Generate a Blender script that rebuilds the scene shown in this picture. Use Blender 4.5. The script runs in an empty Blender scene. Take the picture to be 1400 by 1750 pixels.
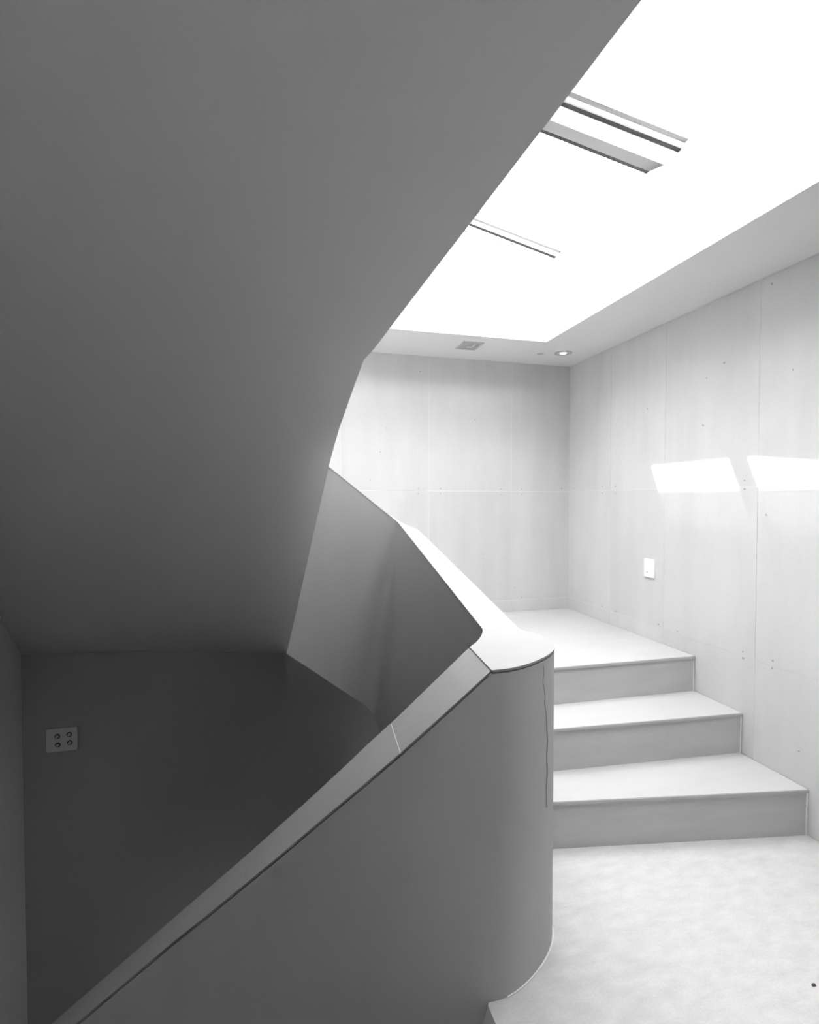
import bpy, bmesh, math, random
from mathutils import Vector, Matrix, noise

random.seed(7)
S = bpy.context.scene
COL = S.collection

# ------------------------------------------------------------------ camera
FPX, IW, IH = 867.0, 1400, 1750
EYE = Vector((0, 0, 1.5))
PITCH, YAW = math.atan(21 / FPX), math.atan(223 / FPX)
cy_, sy_, cp_, sp_ = math.cos(YAW), math.sin(YAW), math.cos(PITCH), math.sin(PITCH)
FW = Vector((sy_ * cp_, cy_ * cp_, -sp_))
RT = Vector((cy_, -sy_, 0))
UP = RT.cross(FW)
cam = bpy.data.cameras.new('camera')
cam.sensor_fit = 'HORIZONTAL'
cam.sensor_width = 36
cam.lens = FPX / IW * 36
cam.clip_start = 0.05
cam_o = bpy.data.objects.new('camera', cam)
cam_o.matrix_world = Matrix(((RT.x, UP.x, -FW.x, EYE.x), (RT.y, UP.y, -FW.y, EYE.y), (RT.z, UP.z, -FW.z, EYE.z), (0, 0, 0, 1)))
COL.objects.link(cam_o)
S.camera = cam_o

# ------------------------------------------------------------------ sky, sun, exposure
w = bpy.data.worlds.new('sky')
S.world = w
w.use_nodes = True
w.node_tree.nodes['Background'].inputs[0].default_value = (1, 1, 1, 1)
w.node_tree.nodes['Background'].inputs[1].default_value = 19.0

SUN_N, SUN_M = 0.10, 0.65          # the sun's path: towards +x, dy = -N dx, dz = -M dx
sun = bpy.data.lights.new('sun', 'SUN')
sun.energy = 10.0
sun.angle = math.radians(0.25)
sun_o = bpy.data.objects.new('sun', sun)
sun_o.rotation_euler = Vector((1, -SUN_N, -SUN_M)).to_track_quat('-Z', 'Y').to_euler()
sun_o.location = (-3, 4, 9)
COL.objects.link(sun_o)

po = bpy.data.lights.new('skylight_portal', 'AREA')
po.shape = 'RECTANGLE'
po.size, po.size_y = 2.15, 2.45
po.cycles.is_portal = True
po_o = bpy.data.objects.new('skylight_portal', po)
po_o.location = (.76, 1.97, 3.60)
COL.objects.link(po_o)

S.view_settings.view_transform = 'Standard'
S.view_settings.look = 'None'
S.view_settings.gamma = 1
S.view_settings.use_curve_mapping = False
S.view_settings.exposure = 0.0
S.cycles.use_denoising = True
S.cycles.max_bounces = 16
S.cycles.diffuse_bounces = 10
S.cycles.transparent_max_bounces = 12
S.cycles.caustics_reflective = False
S.cycles.caustics_refractive = False


# ------------------------------------------------------------------ helpers
def ray(u, v):
    return FW + RT * ((u - IW / 2) / FPX) + UP * ((IH / 2 - v) / FPX)


def onp(u, v, ax, val):
    r = ray(u, v)
    return EYE + r * ((val - EYE[ax]) / r[ax])


def onx(u, v, x): return onp(u, v, 0, x)
def ony(u, v, y): return onp(u, v, 1, y)
def onz(u, v, z): return onp(u, v, 2, z)


def obj(name, bm, m=None, parent=None, smooth=None):
    me = bpy.data.meshes.new(name)
    bmesh.ops.recalc_face_normals(bm, faces=bm.faces[:])
    bm.to_mesh(me)
    bm.free()
    if m:
        me.materials.append(m)
    if smooth is not None:
        me.shade_smooth()
        me.set_sharp_from_angle(angle=math.radians(smooth))
    o = bpy.data.objects.new(name, me)
    COL.objects.link(o)
    if parent:
        o.parent = parent
    return o


def thing(name, label, cat, group=None):
    o = bpy.data.objects.new(name, None)
    o.empty_display_size = 0.1
    COL.objects.link(o)
    return tag(o, label, cat, group)


def tag(o, label, cat, group=None):
    o['label'] = label
    o['category'] = cat
    if group:
        o['group'] = group
    return o


def struct(name, bm, m, parent=None, smooth=None):
    o = obj(name, bm, m, parent, smooth)
    o['kind'] = 'structure'
    return o


def box(bm, x0, x1, y0, y1, z0, z1):
    v = [bm.verts.new((x, y, z)) for z in (z0, z1) for y in (y0, y1) for x in (x0, x1)]
    for f in ((0, 2, 3, 1), (4, 5, 7, 6), (0, 1, 5, 4), (2, 6, 7, 3), (0, 4, 6, 2), (1, 3, 7, 5)):
        bm.faces.new([v[i] for i in f])
    return v


def boxes(*bs, bevel=0):
    bm = bmesh.new()
    for b in bs:
        box(bm, *b)
    if bevel:
        bmesh.ops.bevel(bm, geom=bm.edges[:], offset=bevel, segments=2, affect='EDGES', profile=0.5)
    return bm


def prism(bm, top, z0=None, bottom=None):
    """closed solid between the polygon `top` (3-D points) and the one below it"""
    t = [bm.verts.new(p) for p in top]
    b = [bm.verts.new(q) for q in (bottom or [(p[0], p[1], z0) for p in top])]
    bm.faces.new(t)
    bm.faces.new(b[::-1])
    n = len(t)
    for i in range(n):
        bm.faces.new((t[i], t[(i + 1) % n], b[(i + 1) % n], b[i]))


def rails(bm, *rs, closed_ring=True):
    """solid swept through matching rails: rs are lists of points of equal length"""
    V = [[bm.verts.new(p) for p in r] for r in rs]
    k, n = len(V), len(V[0])
    for j in range(k):
        a, b = V[j], V[(j + 1) % k]
        for i in range(n - 1):
            bm.faces.new((a[i], a[i + 1], b[i + 1], b[i]))
    bm.faces.new([V[j][0] for j in range(k)])
    bm.faces.new([V[j][-1] for j in range(k)][::-1])


def disc(bm, c, ax, r, t, n=20, r2=None, phase=0.0):
    """short cylinder or cone frustum from c along ax by t"""
    ax = Vector(ax).normalized()
    u = ax.orthogonal().normalized()
    v = ax.cross(u)
    c = Vector(c)
    r2 = r if r2 is None else r2
    a = [bm.verts.new(c + u * (r * math.cos(q)) + v * (r * math.sin(q))) for q in [phase + 2 * math.pi * i / n for i in range(n)]]
    b = [bm.verts.new(c + ax * t + u * (r2 * math.cos(q)) + v * (r2 * math.sin(q))) for q in [phase + 2 * math.pi * i / n for i in range(n)]]
    bm.faces.new(a[::-1])
    bm.faces.new(b)
    for i in range(n):
        bm.faces.new((a[i], a[(i + 1) % n], b[(i + 1) % n], b[i]))


def ring(bm, c, ax, r_in, r_out, t, n=32):
    ax = Vector(ax).normalized()
    u = ax.orthogonal().normalized()
    v = ax.cross(u)
    c = Vector(c)
    L = []
    for r, h in ((r_in, 0), (r_out, 0), (r_out, t * 0.6), (r_in + (r_out - r_in) * 0.6, t), (r_in, t * 0.8)):
        L.append([bm.verts.new(c + ax * h + u * (r * math.cos(2 * math.pi * i / n)) + v * (r * math.sin(2 * math.pi * i / n))) for i in range(n)])
    for j in range(5):
        a, b = L[j], L[(j + 1) % 5]
        for i in range(n):
            bm.faces.new((a[i], a[(i + 1) % n], b[(i + 1) % n], b[i]))


def resample(pts, n):
    pts = [Vector(p) for p in pts]
    d = [0.0]
    for a, b in zip(pts, pts[1:]):
        d.append(d[-1] + (b - a).length)
    out = []
    for i in range(n):
        t = d[-1] * i / (n - 1)
        k = 0
        while k < len(d) - 2 and d[k + 1] < t:
            k += 1
        f = (t - d[k]) / max(1e-9, d[k + 1] - d[k])
        out.append(pts[k].lerp(pts[k + 1], min(1, max(0, f))))
    return out


def smooth_line(pts, it=2):
    pts = [Vector(p) for p in pts]
    for _ in range(it):
        q = [pts[0]]
        for a, b in zip(pts, pts[1:]):
            q += [a.lerp(b, .25), a.lerp(b, .75)]
        q.append(pts[-1])
        pts = q
    return pts


# ------------------------------------------------------------------ materials (all neutral greys)
def mat(name, v, rough=0.7, mottle=0.0, scale=4.0, stretch=(1, 1, 1), grain=0.0, bump=0.0, spec=0.3, blotch=0.0, metal=0.0):
    m = bpy.data.materials.new(name)
    m.use_nodes = True
    nt = m.node_tree
    b = nt.nodes['Principled BSDF']
    b.inputs['Roughness'].default_value = rough
    b.inputs['Specular IOR Level'].default_value = spec
    b.inputs['Metallic'].default_value = metal
    b.inputs['Base Color'].default_value = (v, v, v, 1)
    if not (mottle or grain or bump or blotch):
        return m
    tc = nt.nodes.new('ShaderNodeTexCoord')
    mp = nt.nodes.new('ShaderNodeMapping')
    mp.inputs['Scale'].default_value = stretch
    nt.links.new(tc.outputs['Object'], mp.inputs['Vector'])

    def nz(sc, det, vec, rough_=0.55):
        n = nt.nodes.new('ShaderNodeTexNoise')
        n.inputs['Scale'].default_value = sc
        n.inputs['Detail'].default_value = det
        n.inputs['Roughness'].default_value = rough_
        nt.links.new(vec, n.inputs['Vector'])
        return n.outputs['Fac']

    def mth(op, a, b_):
        n = nt.nodes.new('ShaderNodeMath')
        n.operation = op
        for i, x in enumerate((a, b_)):
            if isinstance(x, (int, float)):
                n.inputs[i].default_value = x
            else:
                nt.links.new(x, n.inputs[i])
        return n.outputs[0]
    val = None
    for amp, src in ((mottle, lambda: nz(scale, 6, mp.outputs[0])), (grain, lambda: nz(140, 3, tc.outputs['Object'], 0.7)), (blotch, lambda: nz(1.7, 4, tc.outputs['Object'], 0.6))):
        if amp:
            t = mth('MULTIPLY', mth('SUBTRACT', src(), 0.5), amp * 2)
            val = t if val is None else mth('ADD', val, t)
    if val is not None:
        f = mth('MULTIPLY', mth('ADD', val, 1.0), v)
        cmb = nt.nodes.new('ShaderNodeCombineColor')
        for i in range(3):
            nt.links.new(f, cmb.inputs[i])
        nt.links.new(cmb.outputs[0], b.inputs['Base Color'])
    if bump:
        bp = nt.nodes.new('ShaderNodeBump')
        bp.inputs['Strength'].default_value = bump
        bp.inputs['Distance'].default_value = 0.004
        nt.links.new(nz(55, 5, mp.outputs[0]), bp.inputs['Height'])
        nt.links.new(bp.outputs[0], b.inputs['Normal'])
    return m


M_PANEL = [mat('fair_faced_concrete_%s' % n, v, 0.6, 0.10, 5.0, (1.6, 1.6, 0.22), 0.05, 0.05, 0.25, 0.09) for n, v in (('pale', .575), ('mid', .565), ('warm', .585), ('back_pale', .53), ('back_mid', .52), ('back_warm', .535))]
M_JOINT = mat('joint_mortar', .63, .8, grain=.05)
M_HOLE = mat('tie_hole_filler', .34, .8, grain=.1)
M_WHITE = mat('pale_wall_paint', .72, .8, .02, 3.0, spec=.15)
M_PLASTER2 = mat('grey_front_plaster', .12, .8, .03, 3.0, spec=.15)
M_PLASTER = mat('grey_wall_plaster', .40, .8, .03, 3.0, grain=.02, spec=.15)
M_SOFFIT = mat('grey_soffit_plaster', .65, .85, .02, 2.0, grain=.02, spec=.1)
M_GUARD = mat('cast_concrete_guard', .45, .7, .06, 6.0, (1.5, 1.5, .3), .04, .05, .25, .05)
M_COPING_SHADE = mat('coping_concrete_shaded', .27, .6, .06, 5.0, (.6, 1.8, 1), .05, .04, .25, .04)  # same coping concrete, darkened for the shade on the falling lengths
M_GUARD_SHADE = mat('guard_concrete_shaded', .34, .7, .06, 6.0, (1.5, 1.5, .3), .04, .05, .25, .05)  # guard concrete with the well's shade put into its tone
M_COPING = mat('coping_concrete', .34, .6, .06, 5.0, (.6, 1.8, 1), .05, .04, .25, .04)
M_GAP = mat('shadow_gap', .30, .9, grain=.05)
M_FLOOR = mat('screed_floor', .53, .65, .20, 16.0, (.7, 1.5, 1), .14, .3, .25, .05)
M_TREAD = mat('tread_concrete', .49, .6, .07, 5.0, (.5, 2.0, 1), .05, .05, .25, .04)
M_RISER = mat('riser_concrete', .50, .65, .12, 6.0, (.5, 1, 3.0), .07, .08, .2, .06)
M_CEIL = mat('white_ceiling_paint', .78, .8, .015, 3.0, spec=.15)
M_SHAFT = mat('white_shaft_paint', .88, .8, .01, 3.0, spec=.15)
M_FRAME = mat('white_window_frame', .82, .45, .01)
M_FRAME_SHADE = mat('shaded_window_frame', .3, .45, .01)  # white frame darkened: shade on the sash edges put into the colour
M_GASKET = mat('dark_rubber_gasket', .045, .6, .05)
M_VENT = mat('brushed_vent_metal', .52, .5, .08, 30.0, spec=.4)
M_PLATE = mat('white_plastic', .86, .35, .01)
M_PANELG = mat('grey_switch_metal', .68, .5, .03, 20.0)
M_DARK = mat('dark_knob_metal', .07, .4, .1, 30.0)
M_FLANK_SHADE = mat('shaded_beam_flank', .17, .6, .02)  # beam white darkened, shade of the flank that faces away
M_WELL = mat('dark_well_bounce_cut', .14, .8, .08, 6.0, grain=.05)  # unseen surfaces, toned dark to cut the light they bounce
M_LINE = mat('pale_bead', .74, .6, .03)

M_GLASS = bpy.data.materials.new('window_glass')
M_GLASS.use_nodes = True
nt = M_GLASS.node_tree
nt.nodes.clear()
o_ = nt.nodes.new('ShaderNodeOutputMaterial')
mx = nt.nodes.new('ShaderNodeMixShader')
tr = nt.nodes.new('ShaderNodeBsdfTransparent')
gl = nt.nodes.new('ShaderNodeBsdfGlossy')
gl.inputs['Roughness'].default_value = 0.02
tr.inputs[0].default_value = (.93, .93, .93, 1)
mx.inputs[0].default_value = .04
nt.links.new(tr.outputs[0], mx.inputs[1])
nt.links.new(gl.outputs[0], mx.inputs[2])
nt.links.new(mx.outputs[0], o_.inputs[0])

M_SUN_DIM = bpy.data.materials.new('sun_dimming_glass')  # weakens the sun for the fainter band of the added window
M_SUN_DIM.use_nodes = True
nt = M_SUN_DIM.node_tree
nt.nodes.clear()
o_ = nt.nodes.new('ShaderNodeOutputMaterial')
mx = nt.nodes.new('ShaderNodeMixShader')
tr = nt.nodes.new('ShaderNodeBsdfTransparent')
tr.inputs[0].default_value = (.42, .42, .42, 1)
gl = nt.nodes.new('ShaderNodeBsdfTranslucent')
mx.inputs[0].default_value = .5
nt.links.new(tr.outputs[0], mx.inputs[1])
nt.links.new(gl.outputs[0], mx.inputs[2])
nt.links.new(mx.outputs[0], o_.inputs[0])

M_LAMP = bpy.data.materials.new('lamp_diffuser')
M_LAMP.use_nodes = True
b_ = M_LAMP.node_tree.nodes['Principled BSDF']
b_.inputs['Emission Color'].default_value = (1, 1, 1, 1)
b_.inputs['Emission Strength'].default_value = 3.0

# ------------------------------------------------------------------ setting: dimensions
XR, XL, YB, YF = 2.281, -1.575, 3.67, -2.2
ZC, ZLOW, ZROOF, ZTOP, XT = 2.572, -2.3, 3.02, 4.8, -.30
SX, SY0, SY1 = 1.768, 0.8, 3.135             # skylight shaft: right wall, near end, far end
Z1, Z2, Z3 = .209, .415, .615

# floor slab (its left edge is the first nosing of the stair going down; that riser leans out)
bm = bmesh.new()
fe = [(.5917, 1.362), (.5917, YF), (XR, YF), (XR, 1.75), (.84, 1.985), (.70, 1.60)]
prism(bm, [(x, y, 0) for x, y in fe], bottom=[(x - (.085 if i < 2 else 0), y, -.24) for i, (x, y) in enumerate(fe)])
struct('floor', bm, M_FLOOR)
# the stairwell's lower steps, landing and bottom slab (below the frame)
bm = bmesh.new()
for i in range(5):
    x1 = .60 - .25 * i
    box(bm, x1 - .27, x1, -1.0, 1.40, -.21 * (i + 2) - .2, -.21 * (i + 1))
box(bm, XL, -.65, -1.0, 1.9, -1.5, -1.26)
for i in range(4):
    box(bm, XL, -.65, 1.9 + .3 * i, 2.23 + .3 * i, -.21 * (i + 1) - 1.5, -.21 * (i + 1) - 1.26)
box(bm, XL, XR, -1.0, YB, ZLOW - .2, ZLOW)
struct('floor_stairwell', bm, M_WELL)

# walls: a backing slab, formwork panels set on it with open joints, filled tie holes
TH = .012


def panel_wall(wall, axis, plane, cols, rows, holes, mats):
    k = 0
    g = .0022
    for a0, a1 in zip(cols, cols[1:]):
        for z0, z1 in zip(rows, rows[1:]):
            d = random.uniform(0, .0008)
            ga0, ga1 = (g if a0 != cols[0] else 0), (g if a1 != cols[-1] else 0)
            if axis == 'x':
                b = boxes((plane - d, plane + TH, a0 + ga0, a1 - ga1, z0 + g, z1 - g))
            else:
                b = boxes((a0 + ga0, a1 - ga1, plane - d, plane + TH, z0 + g, z1 - g))
            obj('panel', b, mats[k % 3], wall)
            k += 1 + (z0 == rows[0])
    bm = bmesh.new()
    for a, z in holes:
        c = (plane - .0014, a, z) if axis == 'x' else (a, plane - .0014, z)
        disc(bm, c, (1, 0, 0) if axis == 'x' else (0, 1, 0), random.uniform(.0035, .006), .004, 9)
    h = obj('tie_holes', bm, M_HOLE, wall)
    h['kind'] = 'stuff'


wr = struct('wall_right', boxes((XR + .0010, XR + .2, YF, YB + .2, ZLOW, ZROOF)), M_JOINT)
colsR = [YF, -1.73, -1.11, -.49, .13, .75, 1.37, 1.989, 2.612, 3.134, YB]
holesR = []
for px in [(1030, 831), (1030, 843), (1052, 831), (1052, 843), (981, 835), (1273, 821), (1273, 836), (1030, 1036), (1052, 1045), (1126, 1067), (1158, 1079), (1270, 1114), (1270, 1125),
           (1321, 1129), (1320, 1142), (1366, 1284), (1107, 699), (1202, 727), (1320, 485), (1356, 632), (1238, 620), (1208, 646), (1310, 880)]:
    p = onx(px[0], px[1], XR)
    holesR.append((p.y, p.z))
panel_wall(wr, 'x', XR, colsR, [0, .706, 1.566, ZC], holesR, M_PANEL[:3])

wb = struct('wall_back', boxes((XL - .2, XR + .2, YB + .002, YB + .2, ZLOW, ZROOF), (XL - .2, XT, YB + .002, YB + .2, ZROOF, ZTOP)), M_PLASTER)
holesB = []
for px in [(715, 835), (715, 844), (753, 835), (753, 844), (856, 836), (856, 845), (892, 836), (892, 845), (960, 835), (892, 1021), (880, 1004), (718, 635), (812, 717), (660, 732), (650, 772), (825, 947), (633, 820)]:
    p = ony(px[0], px[1], YB)
    holesB.append((p.x, p.z))
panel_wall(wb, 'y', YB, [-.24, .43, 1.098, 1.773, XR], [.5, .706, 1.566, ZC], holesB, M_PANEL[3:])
obj('joint_backing', boxes((-.24, XR, YB + .0010, YB + .011, .5, ZC)), M_JOINT, wb)

# left wall raised past the roof; unseen leaning window added to shape sun patches
WT, WM, WB = (zw + SUN_M * (XR - XL) for zw in (1.732, 1.556, 1.350))
wy = lambda y, z: (y + SUN_N * (XR - XL)) + .42 * (z - WT)       # leaning jamb through y at the window's head
WY0, WY1 = wy(.70, WB), wy(2.738, WT)
wl = struct('wall_left', boxes((XL - .2, XL, YF, YB, ZLOW, WB - .1), (XL - .03, XL, YF, YB, WB - .1, WB), (XL - .03, XL, YF, YB, WT, ZTOP), (XL - .03, XL, YF, WY0 - .1, WB, WT), (XL - .03, XL, WY1 + .005, YB, WB, WT)), M_WHITE)


def leaning(ya, yb, z0, z1, x0, x1):
    bm = bmesh.new()
    q = lambda x: [(x, wy(ya, z0), z0), (x, wy(yb, z0), z0), (x, wy(yb, z1), z1), (x, wy(ya, z1), z1)]
    rails(bm, *zip(q(x0), q(x1)))
    return bm


w2 = struct('added_sun_window', leaning(2.738, 3.2, WB, WT, XL - .02, XL), M_FRAME)  # added jamb, cuts the edge of the sun patch
obj('mullion', leaning(2.058, 2.168, WB, WT, XL - .02, XL), M_FRAME, w2)  # added bar, leaves the dark gap between the sun patches
for ya, yb in ((2.168, 2.738), (.70, 2.058)):
    obj('pane', leaning(ya, yb, WM, WT, XL - .014, XL - .008), M_GLASS, w2)
    obj('sun_dimming_pane', leaning(ya, yb, WB, WM, XL - .014, XL - .008), M_SUN_DIM, w2)  # added pane that dims the sun below each bright patch

struct('wall_front', boxes((XL - .2, XR + .2, YF - .2, YF, -1.6, ZROOF), (XL, .5, -1.2, -1.0, ZLOW, -.2)), M_PLASTER2)
# below the floor the well is closed on its right
struct('wall_stairwell', boxes((1.10, 1.2, -1.0, YB, ZLOW, -.02), (.62, .7, -1.0, 1.5, ZLOW, -.25)), M_WELL)

# ceiling with the long opening, and the white shaft up to the roof glass
bm = boxes((SX + .0, XR, YF, YB, ZC, ZC + .0015), (XL, SX, SY1, YB, ZC, ZC + .0015), (.84, SX, YF, SY0, ZC, ZC + .0015), (SX + .1, XR, YF, YB, ZC + .0015, ZC + .15), (XL, SX + .1, SY1 + .1, YB, ZC + .0015, ZC + .15), (.84, SX, YF, SY0 - .1, ZC + .0015, ZC + .15), (XL, .84, YF, SY0 - .1, ZC, ZC + .15))
struct('ceiling', bm, M_CEIL)
# roof glass: it climbs to the left; z on the glass plane
def zg(x, y, lift=0.0):
    k = .155 + .065 * (y - 1.92) / 1.05
    return 3.093 + .012 * (y - 1.92) + k * (SX - x) + lift


def gbar(y0, y1, lo0, hi0, lo1=None, hi1=None, x0=XT):
    """bar across the opening, following the glass; lo/hi offsets at y0 and y1"""
    lo1 = lo0 if lo1 is None else lo1
    hi1 = hi0 if hi1 is None else hi1
    bm = bmesh.new()
    x1 = SX + .004
    ring_ = lambda x: [(x, y0, zg(x, y0, lo0)), (x, y1, zg(x, y1, lo1)), (x, y1, zg(x, y1, hi1)), (x, y0, zg(x, y0, hi0))]
    rails(bm, *zip(ring_(x0), ring_(x1)))
    return bm


# shaft walls end at the glass; the roof lies outside them, an added taller storey to the left shades the glass
bm = bmesh.new()
prism(bm, [(SX, SY0, zg(SX, SY0, .03)), (SX + .1, SY0, zg(SX, SY0, .03)), (SX + .1, SY1, zg(SX, SY1, .03)), (SX, SY1, zg(SX, SY1, .03))], ZC + .0015)
bm2 = bmesh.new()
for bm_, y0, y1 in ((bm, SY1, SY1 + .1), (bm2, SY0 - .1, SY0)):
    prism(bm_, [(XT, y0, zg(XT, y0, .03)), (SX + .1, y0, zg(SX + .1, y0, .03)), (SX + .1, y1, zg(SX + .1, y1, .03)), (XT, y1, zg(XT, y1, .03))], ZC + .0015)
struct('trim_2', bm2, M_WELL)  # unseen near end of the shaft, darkened to cut its bounce
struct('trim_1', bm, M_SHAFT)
bm = boxes((SX + .1, XR + .2, YF, YB + .2, ZROOF, ZROOF + .05), (XT, SX + .1, SY1 + .1, YB + .2, ZROOF, ZROOF + .05), (XT, SX + .1, YF, SY0 - .1, ZROOF, ZROOF + .05),
           (XL - .2, XT, YF, YB + .2, ZTOP, ZTOP + .1))
struct('roof', bm, M_CEIL)
bm = boxes((XT - .1, XT, SY1 + .1, YB + .2, ZC + .15, ZTOP), (XT - .1, XT, YF, SY0 - .1, ZC + .15, ZTOP))
prism(bm, [(XT - .1, SY0 - .1, ZTOP), (XT, SY0 - .1, ZTOP), (XT, SY1 + .1, ZTOP), (XT - .1, SY1 + .1, ZTOP)],
      bottom=[(x, y, zg(XT, y, -.01)) for x, y in ((XT - .1, SY0 - .1), (XT, SY0 - .1), (XT, SY1 + .1), (XT - .1, SY1 + .1))])
struct('wall_sun_screen', bm, M_CEIL)  # unseen wall added to keep the sun off the skylight

win = struct('window_1', gbar(SY1 - .012, SY1, -.004, .03), M_FRAME)
mul = obj('mullion', gbar(2.974, 3.022, -.012, .05), M_FRAME, win)
obj('sash_edge', gbar(2.954, 2.974, -.010, .05), M_FRAME_SHADE, mul)
obj('gasket', gbar(3.022, 3.043, -.016, .05), M_GASKET, mul)
bea = obj('roof_beam', gbar(1.968, 2.056, -.016, .20), M_FRAME, win)
obj('beam_flank', gbar(2.056, 2.160, -.016, .2, .016, .2), M_FLANK_SHADE, bea)
obj('gasket', gbar(2.158, 2.176, .014, .2), M_GASKET, bea)
obj('gasket', gbar(1.952, 1.968, -.014, .2), M_GASKET, bea)
obj('sash_bar', gbar(1.930, 1.952, -.008, .2), M_FRAME, bea)
obj('sash_edge', gbar(1.906, 1.930, .004, .2), M_FRAME_SHADE, bea)
for ym in (.95,):
    m2 = obj('mullion', gbar(ym, ym + .054, -.012, .05), M_FRAME, win)
    obj('gasket', gbar(ym + .054, ym + .066, -.004, .05), M_GASKET, m2)
for y0, y1 in ((3.043, SY1 - .012), (2.176, 2.954), (1.016, 1.906), (SY0, .95)):
    obj('pane', gbar(y0, y1, .022, .030), M_GLASS, win)

# ------------------------------------------------------------------ the three steps and the landing
st = thing('staircase', 'three pale concrete steps rising to the landing at the concrete right wall', 'staircase')


def step(lf, rf, back_l, back_r, z, zb, extra=None):
    """block under a 14 mm tread slab with a small nosing; lf, rf front corners"""
    nose = .007
    top = z - .014
    poly = [(lf[0], lf[1] + nose), (rf[0], rf[1] + nose), (rf[0], back_r), (lf[0], back_l)]
    bm = bmesh.new()
    prism(bm, [(x, y, top) for x, y in poly], zb)
    o = obj('step', bm, M_RISER, st)
    poly = [lf, rf, (rf[0], back_r), (lf[0], back_l)]
    if extra:
        poly = extra(lf, rf)
    bm = bmesh.new()
    prism(bm, [(x, y, z) for x, y in poly], top + .0002)
    bmesh.ops.bevel(bm, geom=[e for e in bm.edges if all(abs(v.co.z - z) < 1e-4 for v in e.verts)], offset=.002, segments=2, affect='EDGES')
    t = obj('tread', bm, M_TREAD, o)
    return o


XS = XR - .003
step((.80, 1.973), (XS, 1.714), 2.30, 2.20, Z1, -.01)
step((.80, 2.163), (XS, 2.053), 2.60, 2.50, Z2, .10)
step((.80, 2.392), (XS, 2.360), 3.0, 3.0, Z3, .30,
     extra=lambda l, r: [l, r, (r[0], YB - .002), (.60, YB - .002), (.60, 2.96), (.80, 2.96)])
# thin vertical bead where each riser meets the wall
for (x, y, z0, z1) in ((XS, 1.721, 0, Z1), (XS, 2.060, Z1, Z2), (XS, 2.367, Z2, Z3)):
    obj('end_bead', boxes((x - .006, x, y - .0035, y + .001, z0, z1 - .016)), M_LINE, st)

# ------------------------------------------------------------------ balustrade wall round the well
ZK = 1.0
ba = thing('balustrade', 'grey concrete balustrade wall with rounded end and pale coping round the stairwell', 'balustrade')
flat = lambda pts: [onz(u, v, ZK) for u, v in pts]
# near limb: outer and inner edge of its coping, falling to the left
outer_px = [(840, 1145), (801, 1181), (762, 1216.5), (723, 1251.5), (684.6, 1286), (620, 1341.5), (556, 1395), (468.6, 1469), (358, 1560), (300, 1606), (128.5, 1750)]
sc = .5 / .535
J = onz(840, 1145, ZK)
d0 = (J - EYE).dot(FW)
NO, NI = [], []
for u, v in outer_px:
    s = (840 - u) / 711.5
    NO.append(EYE + ray(u, v) * (d0 - .3 * s + .6 * s * s - .2 * s ** 3))
inner_px = [(803, 1106), (668, 1237), (651, 1251), (558.6, 1339), (500, 1392), (427, 1457), (340, 1532), (88, 1750)]


def inner_v(u):
    for (ua, va), (ub, vb) in zip(inner_px, inner_px[1:]):
        if u >= ub:
            return va + (vb - va) * (u - ua) / (ub - ua)
    return va + (vb - va) * (u - ua) / (ub - ua)


TK = .234
for i, p in enumerate(NO):
    a, b = NO[max(0, i - 1)], NO[min(len(NO) - 1, i + 1)]
    t = (b - a).xy.normalized()
    n = Vector((t.y, -t.x))
    n = n if n.y > 0 else -n
    lo, hi = .12, .36                       # the wall's width at this station
    for _ in range(40):
        m_ = (lo + hi) / 2
        r = Vector((p.x + n.x * m_, p.y + n.y * m_, p.z)) - EYE
        u, v = IW / 2 + FPX * r.dot(RT) / r.dot(FW), IH / 2 - FPX * r.dot(UP) / r.dot(FW)
        lo, hi = (m_, hi) if v > inner_v(u) else (lo, m_)
    NI.append(Vector((p.x + n.x * lo, p.y + n.y * lo, p.z)))
NI[0] = onz(803, 1106, ZK)
# carry on below the frame
q = EYE + ray(88, 1750) * 1.86
dq = q - NI[-1]
NI += [q, q + dq * 1.3]
nq = Vector((-dq.y, dq.x)).normalized()
nq = nq if nq.y < 0 else -nq
NO += [Vector((p.x + nq.x * TK, p.y + nq.y * TK, p.z)) for p in NI[-2:]]
# column and far limb
CI = flat([(803, 1106), (808, 1102.5), (814, 1098), (820, 1091.5), (823.5, 1086), (825.5, 1080), (825.6, 1075)])
bend_i = ony(680, 892, 2.70)
A_q = ony(562, 797, 2.70)
CO = flat([(840, 1145), (856, 1143.6), (872, 1141.6), (888, 1138.2), (903, 1133.8), (917, 1128.6), (930, 1122.6), (939, 1117.2), (945.5, 1111.5), (947.6, 1106), (946, 1100.5), (940, 1094), (928, 1088), (908, 1081.5), (888, 1075)])
bend_o = ony(715, 905, 2.95)
n_c = 22
CI = resample(CI, n_c)
CO = resample(CO, n_c)
FI = [CI[-1]] + [CI[-1].lerp(bend_i, t) for t in (.2, .4, .6, .75, .9)]
FO = [CO[-1]] + [CO[-1].lerp(bend_o, t) for t in (.2, .4, .6, .75, .9)]
dirq = (A_q - bend_i)


def bez(a, m_, b, k=7):
    return [a.lerp(m_, t).lerp(m_.lerp(b, t), t) for t in [i / (k - 1) for i in range(k)]]


FI += bez(CI[-1].lerp(bend_i, .965), bend_i, bend_i.lerp(A_q, .06)) + [bend_i.lerp(A_q, t) for t in (.2, .6, .9, 1.1, 1.4)]
bo2 = ony(690, 895, 2.935)
FO += resample([bend_o, bend_o.lerp(bo2, .5), bo2], 7) + [Vector((bend_i.lerp(A_q, t).x + .02, 2.925, bend_i.lerp(A_q, t).z - .01)) for t in (.35, .65, .9, 1.1, 1.4)]
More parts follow.
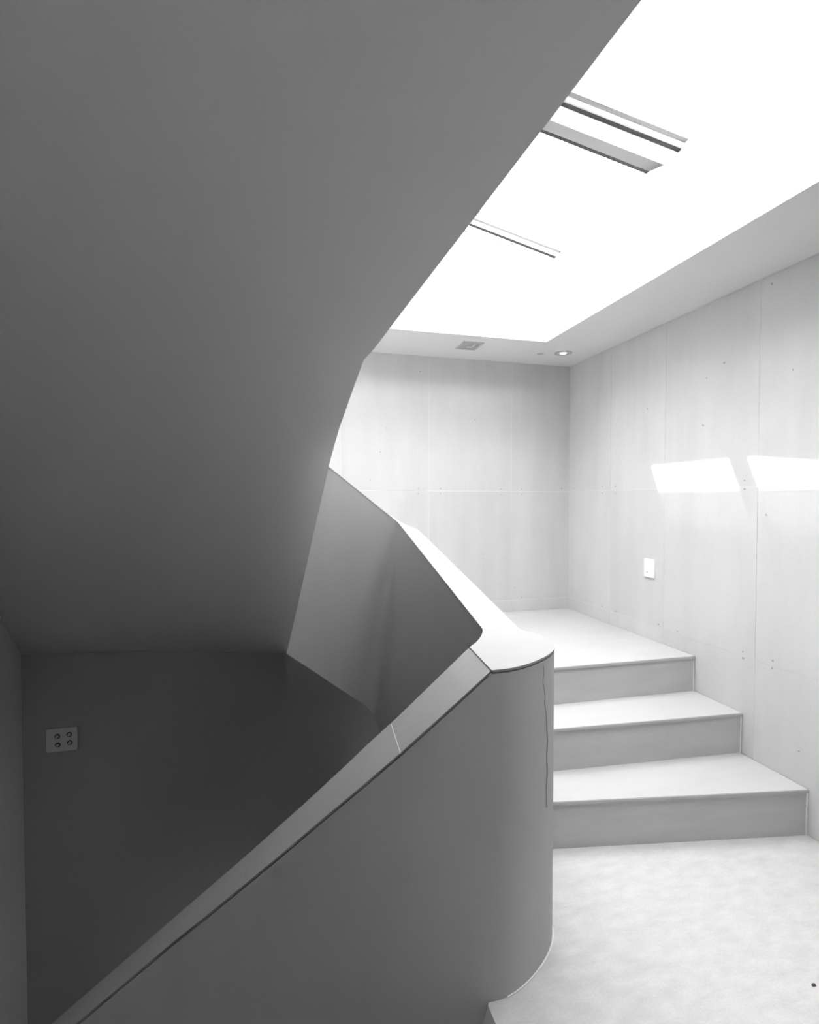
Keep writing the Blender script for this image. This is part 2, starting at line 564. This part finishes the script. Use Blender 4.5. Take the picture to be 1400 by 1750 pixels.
# bottom edge of the far limb's inner face
P0 = ony(490, 1117, 2.70)
B_ = ony(628, 1208, 2.86)
FB = []
hid0 = Vector((CI[-1].x, CI[-1].y, -.24))
b3 = ony(651, 1251, 2.76)
for t in (0, .25, .5, .75):
    FB.append(hid0.lerp(b3, t))
FB += [b3, b3.lerp(ony(640.5, 1226, 2.83), .6)]
FB += bez(ony(642.5, 1230.5, 2.82), ony(632, 1209, 2.86), B_.lerp(P0, .11)) + [B_.lerp(P0, t) for t in (.22, .6, .9, .97, 1.0)]


def down(L, dz): return [Vector((p.x, p.y, p.z - dz)) for p in L]
def at_z(L, z): return [Vector((p.x, p.y, z)) for p in L]


GAP, LIP = .006, .006
# guard wall (its top sits under the shadow gap): near limb, rounded end and far limb are one casting
WO, WI = NO[::-1] + CO[1:] + FO[1:], NI[::-1] + CI[1:] + FI[1:]
bo_ = down(NO, 1.5)[::-1] + at_z(CO, -.24)[1:] + [Vector((o.x, o.y + .08, b.z)) for o, b in zip(FO, FB)][1:]
bi_ = down(NI, 1.5)[::-1] + at_z(CI, -.24)[1:] + FB[1:]
bm = bmesh.new()
rails(bm, down(NO[::-1] + CO[1:], GAP + LIP) + down(FO[1:], LIP), down(WI, LIP), bi_, bo_)
gw = obj('guard_wall', bm, M_GUARD, ba, 42)
gw.data.materials.append(M_GUARD_SHADE)
gw.data.materials.append(M_WELL)          # unseen well-side face of the near limb, darkened to cut bounced light
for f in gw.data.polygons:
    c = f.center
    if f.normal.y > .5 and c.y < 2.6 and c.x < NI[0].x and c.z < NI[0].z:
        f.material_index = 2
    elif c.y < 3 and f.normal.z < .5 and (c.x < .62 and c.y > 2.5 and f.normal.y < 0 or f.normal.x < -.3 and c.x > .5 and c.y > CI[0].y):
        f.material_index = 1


# the dark recess and the coping above it
def inset(Po, Pi, d):
    o, i = [], []
    for p, q in zip(Po, Pi):
        t = (q - p)
        t.z = 0
        t.normalize()
        o.append(p + t * d)
        i.append(q - t * d)
    return o, i


def coping(Po, Pi, i0, i1, parent, m=M_COPING, over=.0015):
    o, i = inset(Po[i0:i1 + 1], Pi[i0:i1 + 1], -over)
    bm = bmesh.new()
    rails(bm, o, i, down(i, LIP), down(o, LIP))
    return obj('coping', bm, m, parent, 30)


def offset_closed(L, cx, cy, d):
    return [Vector((p.x + (cx - p.x) * d / max(.05, math.hypot(cx - p.x, cy - p.y)), p.y + (cy - p.y) * d / max(.05, math.hypot(cx - p.x, cy - p.y)), p.z)) for p in L]


for Po, Pi, nm in ((NO, NI, 'n'), (CO, CI, 'c')):
    o, i = inset(Po, Pi, .007)
    if nm == 'c':
        o, i = offset_closed(CO, .80, 1.55, .006), inset(CO, CI, .007)[1]
    bm = bmesh.new()
    rails(bm, down(o, LIP - .0005), down(i, LIP - .0005), down(i, LIP + GAP + .002), down(o, LIP + GAP + .002))
    obj('shadow_gap', bm, M_GAP, ba, 30)
# near limb coping: three lengths with open joints at the photograph's joint lines
def cut(L, t):
    k = int(t)
    return L[k].lerp(L[k + 1], t - k)


def span(o0, i0, o1, i1, n=24):
    f = [k / (n - 1) for k in range(n)]
    return [cut(NO, o0 + (o1 - o0) * x) for x in f], [cut(NI, i0 + (i1 - i0) * x) for x in f]


jt = [(.05, .05), (4.0, 4.22), (7.48, 7.93), (len(NO) - 1.01, len(NO) - 1.01)]
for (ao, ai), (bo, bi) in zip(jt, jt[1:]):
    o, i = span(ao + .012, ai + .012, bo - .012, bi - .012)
    coping(o, i, 0, len(o) - 1, ba, M_COPING_SHADE)
for (to, ti), m_ in zip(jt[1:3], (M_LINE, M_COPING_SHADE)):
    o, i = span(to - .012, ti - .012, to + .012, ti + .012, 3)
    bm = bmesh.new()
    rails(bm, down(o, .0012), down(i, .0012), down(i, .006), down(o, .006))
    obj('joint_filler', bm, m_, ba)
coping(CO + FO[1:], CI + FI[1:], 0, len(CO) + len(FO) - 2, ba)
# pale bead at the foot of the rounded end
foot = [Vector((p.x, p.y, 0)) for p in CO if p.z > .99][2:-1]
bd_o = offset_closed(foot, .80, 1.55, -.006)
bd_i = offset_closed(foot, .80, 1.55, .004)
bm = bmesh.new()
rails(bm, at_z(bd_o, .0035), at_z(bd_i, .0035), at_z(bd_i, -.01), at_z(bd_o, -.01))
obj('base_bead', bm, M_LINE, ba, 40)
# hairline crack running down the rounded end
cr = [(929, 1137), (930, 1150), (928, 1165), (930.5, 1178), (932, 1190), (931, 1203), (934, 1220), (935, 1245), (936.5, 1265), (935, 1290), (936, 1320), (934, 1345), (935, 1380)]
bm = bmesh.new()
Pc = []
ctr = Vector((.80, 1.55, 0))
for u, v in cr:
    # where the pixel's ray meets the rounded face (nearest outline point by image column)
    best = min((CO[k].lerp(CO[k + 1], f / 20) for k in range(5, 15) for f in range(20)), key=lambda q: abs((q - EYE).dot(RT) / (q - EYE).dot(FW) * FPX + 700 - u))
    r = ray(u, v)
    t = math.hypot(best.x, best.y) / math.hypot(r.x, r.y)
    q = EYE + r * t
    nrm = Vector((q.x - ctr.x, q.y - ctr.y, 0)).normalized()
    Pc.append((q, nrm))
wd = Vector((-.6, .0, 0))
L1 = [q + n * .0004 + Vector((-n.y, n.x, 0)) * .0006 for q, n in Pc]
L2 = [q + n * .0004 - Vector((-n.y, n.x, 0)) * .0006 for q, n in Pc]
L3 = [q - n * .002 for q, n in Pc]
rails(bm, L1, L2, L3)
obj('crack', bm, M_GAP, ba)

# ------------------------------------------------------------------ the upper flight, seen from below
K_ = ony(622, 615, 2.02)
T_e = onz(1097, 0, 2.42)
K2 = K_.lerp(T_e, .045)
dd = (K2 - EYE).dot(FW)
K2 = EYE + ray(635, 602) * dd
E_low = [ony(490, 1117, 2.59), ony(508, 1038, 2.56), ony(526, 957, 2.52), ony(544, 877, 2.47), ony(562, 797, 2.40)]
E_mid = [ony(570.5, 765, 2.37), ony(580, 732, 2.32), ony(592, 698, 2.24), ony(605, 661, 2.14), K_]
E_up = [K2, K2.lerp(T_e, .33), K2.lerp(T_e, .66), T_e, T_e + (T_e - K2).normalized() * .2, Vector((.84, .4, 2.53)), Vector((.84, .1, 2.56))]
E_ = resample(E_low, 9) + resample([E_low[-1]] + E_mid, 9)[1:] + E_up
arc = [ony(490, 1117, YB + .004), ony(400, 1115, YB + .004), ony(330, 1113.5, YB + .004), ony(250, 1113, YB + .004), ony(150, 1115.5, YB + .004), ony(36, 1121, YB + .004)]
lw = XL - .004
lft = [onx(0, 1055, lw), Vector((lw, 3.15, 1.18)), Vector((lw, 2.85, 1.54)), Vector((lw, 2.5, 1.88)), Vector((lw, 2.1, 2.14)), Vector((lw, 1.6, 2.33)), Vector((lw, 1.0, 2.44)), Vector((lw, .4, 2.53)), Vector((lw, .1, 2.56))]
# pair the two edges: rows of the surface run from the inner edge across to the walls
arc_s = resample(smooth_line(arc, 1), 12)
n1, n2, n3 = 26, 12, 24
Ei = resample(E_low, n1) + resample([E_low[-1]] + E_mid, n2 + 1)[1:] + resample([K_] + E_up, n3 + 1)[1:]
Oi = resample(arc_s + lft[:4], n1) + resample(lft[3:6], n2 + 1)[1:] + resample(lft[5:], n3 + 1)[1:]
n_r = len(Ei)
n_s = 26
G = [[a.lerp(b, j / (n_s - 1)) for j in range(n_s)] for a, b in zip(Ei, Oi)]
for _ in range(250):
    H = [r[:] for r in G]
    for i in range(1, n_r - 1):
        for j in range(1, n_s - 1):
            H[i][j] = (G[i - 1][j] + G[i + 1][j] + G[i][j - 1] + G[i][j + 1]) / 4
    G = H
uf = thing('upper_stair_flight', 'large dark grey curved plaster underside of the upper stair flight', 'stair flight')
bm = bmesh.new()
V = [[bm.verts.new(p) for p in r] for r in G]
for i in range(n_r - 1):
    for j in range(n_s - 1):
        bm.faces.new((V[i][j], V[i][j + 1], V[i + 1][j + 1], V[i + 1][j]))
so_top = []


def thick(p, e):
    k = min(1, max(0, (e.y - 2.2) / .2))
    return p + k * (2.735 - e.y) * Vector((e.x / e.y - .01, 1, (e.z - 1.5) / e.y)) + Vector((0, 0, .16 * (1 - k)))


W2 = [[bm.verts.new(thick(p, r[0])) for p in r] for r in G]
for i in range(n_r - 1):
    for j in range(n_s - 1):
        bm.faces.new((W2[i][j], W2[i + 1][j], W2[i + 1][j + 1], W2[i][j + 1]))
for i in range(n_r - 1):
    bm.faces.new((V[i][0], V[i + 1][0], W2[i + 1][0], W2[i][0]))
    bm.faces.new((V[i][-1], W2[i][-1], W2[i + 1][-1], V[i + 1][-1]))
for j in range(n_s - 1):
    bm.faces.new((V[0][j], W2[0][j], W2[0][j + 1], V[0][j + 1]))
    bm.faces.new((V[-1][j], V[-1][j + 1], W2[-1][j + 1], W2[-1][j]))
obj('soffit', bm, M_SOFFIT, uf, 40)
# steps of that flight along the back wall
for i in range(2):
    x1 = .76 - .27 * i
    z = Z3 + .20 * (i + 1)
    obj('step', boxes((x1 - .29, x1, 2.90, YB - .002, max(.72, z - .45), z)), M_TREAD, uf)

obj('slab', boxes((.05, .22, 2.93, YB - .002, .62, .86)), M_TREAD, uf)

# ------------------------------------------------------------------ fittings
# square grille on the ceiling by the skylight
cv = thing('ceiling_vent', 'small square grey ceiling grille beside the skylight opening', 'ceiling grille')
cs = [onz(791, 583, ZC), onz(826, 585, ZC), onz(813.5, 598.5, ZC), onz(779.5, 595, ZC)]
vx0, vx1 = 1.214, 1.364
vy0, vy1 = 3.252, 3.424
obj('frame', boxes((vx0, vx1, vy0, vy0 + .012, ZC - .006, ZC + .002), (vx0, vx1, vy1 - .012, vy1, ZC - .006, ZC + .002), (vx0, vx0 + .012, vy0 + .012, vy1 - .012, ZC - .006, ZC + .002), (vx1 - .012, vx1, vy0 + .012, vy1 - .012, ZC - .006, ZC + .002)), M_VENT, cv)
obj('backing', boxes((vx0 + .012, vx1 - .012, vy0 + .012, vy1 - .012, ZC - .001, ZC + .001)), M_VENT, cv)
for k in range(9):
    y = vy0 + .020 + k * .0158
    obj('slat', boxes((vx0 + .012, vx1 - .012, y, y + .007, ZC - .0045, ZC - .001)), M_VENT, cv)
bm = boxes((vx0 + .095, vx0 + .104, vy0 + .04, vy0 + .11, ZC - .008, ZC - .004), (vx0 + .06, vx0 + .104, vy0 + .10, vy0 + .11, ZC - .008, ZC - .004))
obj('latch', bm, M_FRAME, cv)['label'] = 'pale latch on the grille'

dl = thing('recessed_downlight', 'round lit recessed downlight in the ceiling corner', 'ceiling light')
c = onz(963, 603.3, ZC)
bm = bmesh.new()
ring(bm, c + Vector((0, 0, .001)), (0, 0, -1), .040, .064, .006)
obj('trim_ring', bm, M_VENT, dl, 30)
bm = bmesh.new()
disc(bm, c + Vector((0, 0, .001)), (0, 0, -1), .040, .003, 28, .034)
obj('reflector', bm, M_CEIL, dl, 30)
bm = bmesh.new()
disc(bm, c + Vector((0, 0, -.001)), (0, 0, -1), .024, .005, 24, .018)
obj('lens', bm, M_LAMP, dl)

c = onz(924, 604.3, ZC)
bm = bmesh.new()
disc(bm, c + Vector((0, 0, .001)), (0, 0, -1), .026, .006, 24, .022)
tag(obj('ceiling_sensor', bm, mat('sensor_plastic', .55, .5, .02), None, 30), 'tiny round grey sensor cap on the ceiling left of the downlight', 'sensor')

# white plate on the right wall
sw = thing('light_switch', 'white rectangular switch plate on the right concrete wall', 'light switch')
a, b = onx(1103.5, 954.5, XR), onx(1120.3, 989.5, XR)
ya, yb_ = b.y, a.y
zt, zb = 1.1235, 1.008
obj('plate', boxes((XR - .012, XR - .0002, ya, yb_, zb, zt), bevel=.0016), M_PLATE, sw)
zm = zb + (zt - zb) * .50
obj('rocker', boxes((XR - .0145, XR - .011, ya + .012, yb_ - .012, zm + .003, zt - .012), bevel=.001), M_PLATE, sw)
kc = onx(1109, 977.5, XR)
bm = bmesh.new()
ring(bm, (XR - .0115, kc.y, kc.z), (-1, 0, 0), .006, .011, .004, 20)
k = obj('socket_ring', bm, M_PLATE, sw, 30)
bm = bmesh.new()
disc(bm, (XR - .0112, kc.y, kc.z), (-1, 0, 0), .0058, .0015, 14)
obj('socket_hole', bm, M_VENT, sw)

# four-button plate on the dark wall at the left
pn = thing('control_plate', 'grey wall plate with four round knobs on the dark stairwell wall', 'control plate')
px0, px1, pz0, pz1 = -1.441, -1.266, -.1085, .0415
obj('plate', boxes((px0, px1, YB - .013, YB + .0018, pz0, pz1), bevel=.0015), M_PANELG, pn)
for u, v in ((98, 1258.5), (118.5, 1255), (99, 1273), (119.5, 1269)):
    q = ony(u, v, YB - .013)
    bm = bmesh.new()
    ring(bm, (q.x, YB - .0125, q.z), (0, -1, 0), .010, .0155, .004, 20)
    kb = obj('knob_collar', bm, M_DARK, pn, 30)
    bm = bmesh.new()
    disc(bm, (q.x, YB - .0125, q.z), (0, -1, 0), .0095, .011, 16, .008)
    obj('knob', bm, M_PANELG, kb, 30)

# dark chip lying on the floor near the right edge
q = onz(1391, 1684, 0)
bm = bmesh.new()
bmesh.ops.create_icosphere(bm, subdivisions=2, radius=.006)
for v in bm.verts:
    k = 1 + .5 * noise.noise(v.co * 300)
    v.co = Vector((v.co.x * 1.3 * k + q.x, v.co.y * .7 * k + q.y, max(0, v.co.z * .5 * k + .0022)))
tag(obj('floor_chip', bm, M_DARK), 'tiny dark chip lying on the pale floor near the right edge', 'debris')
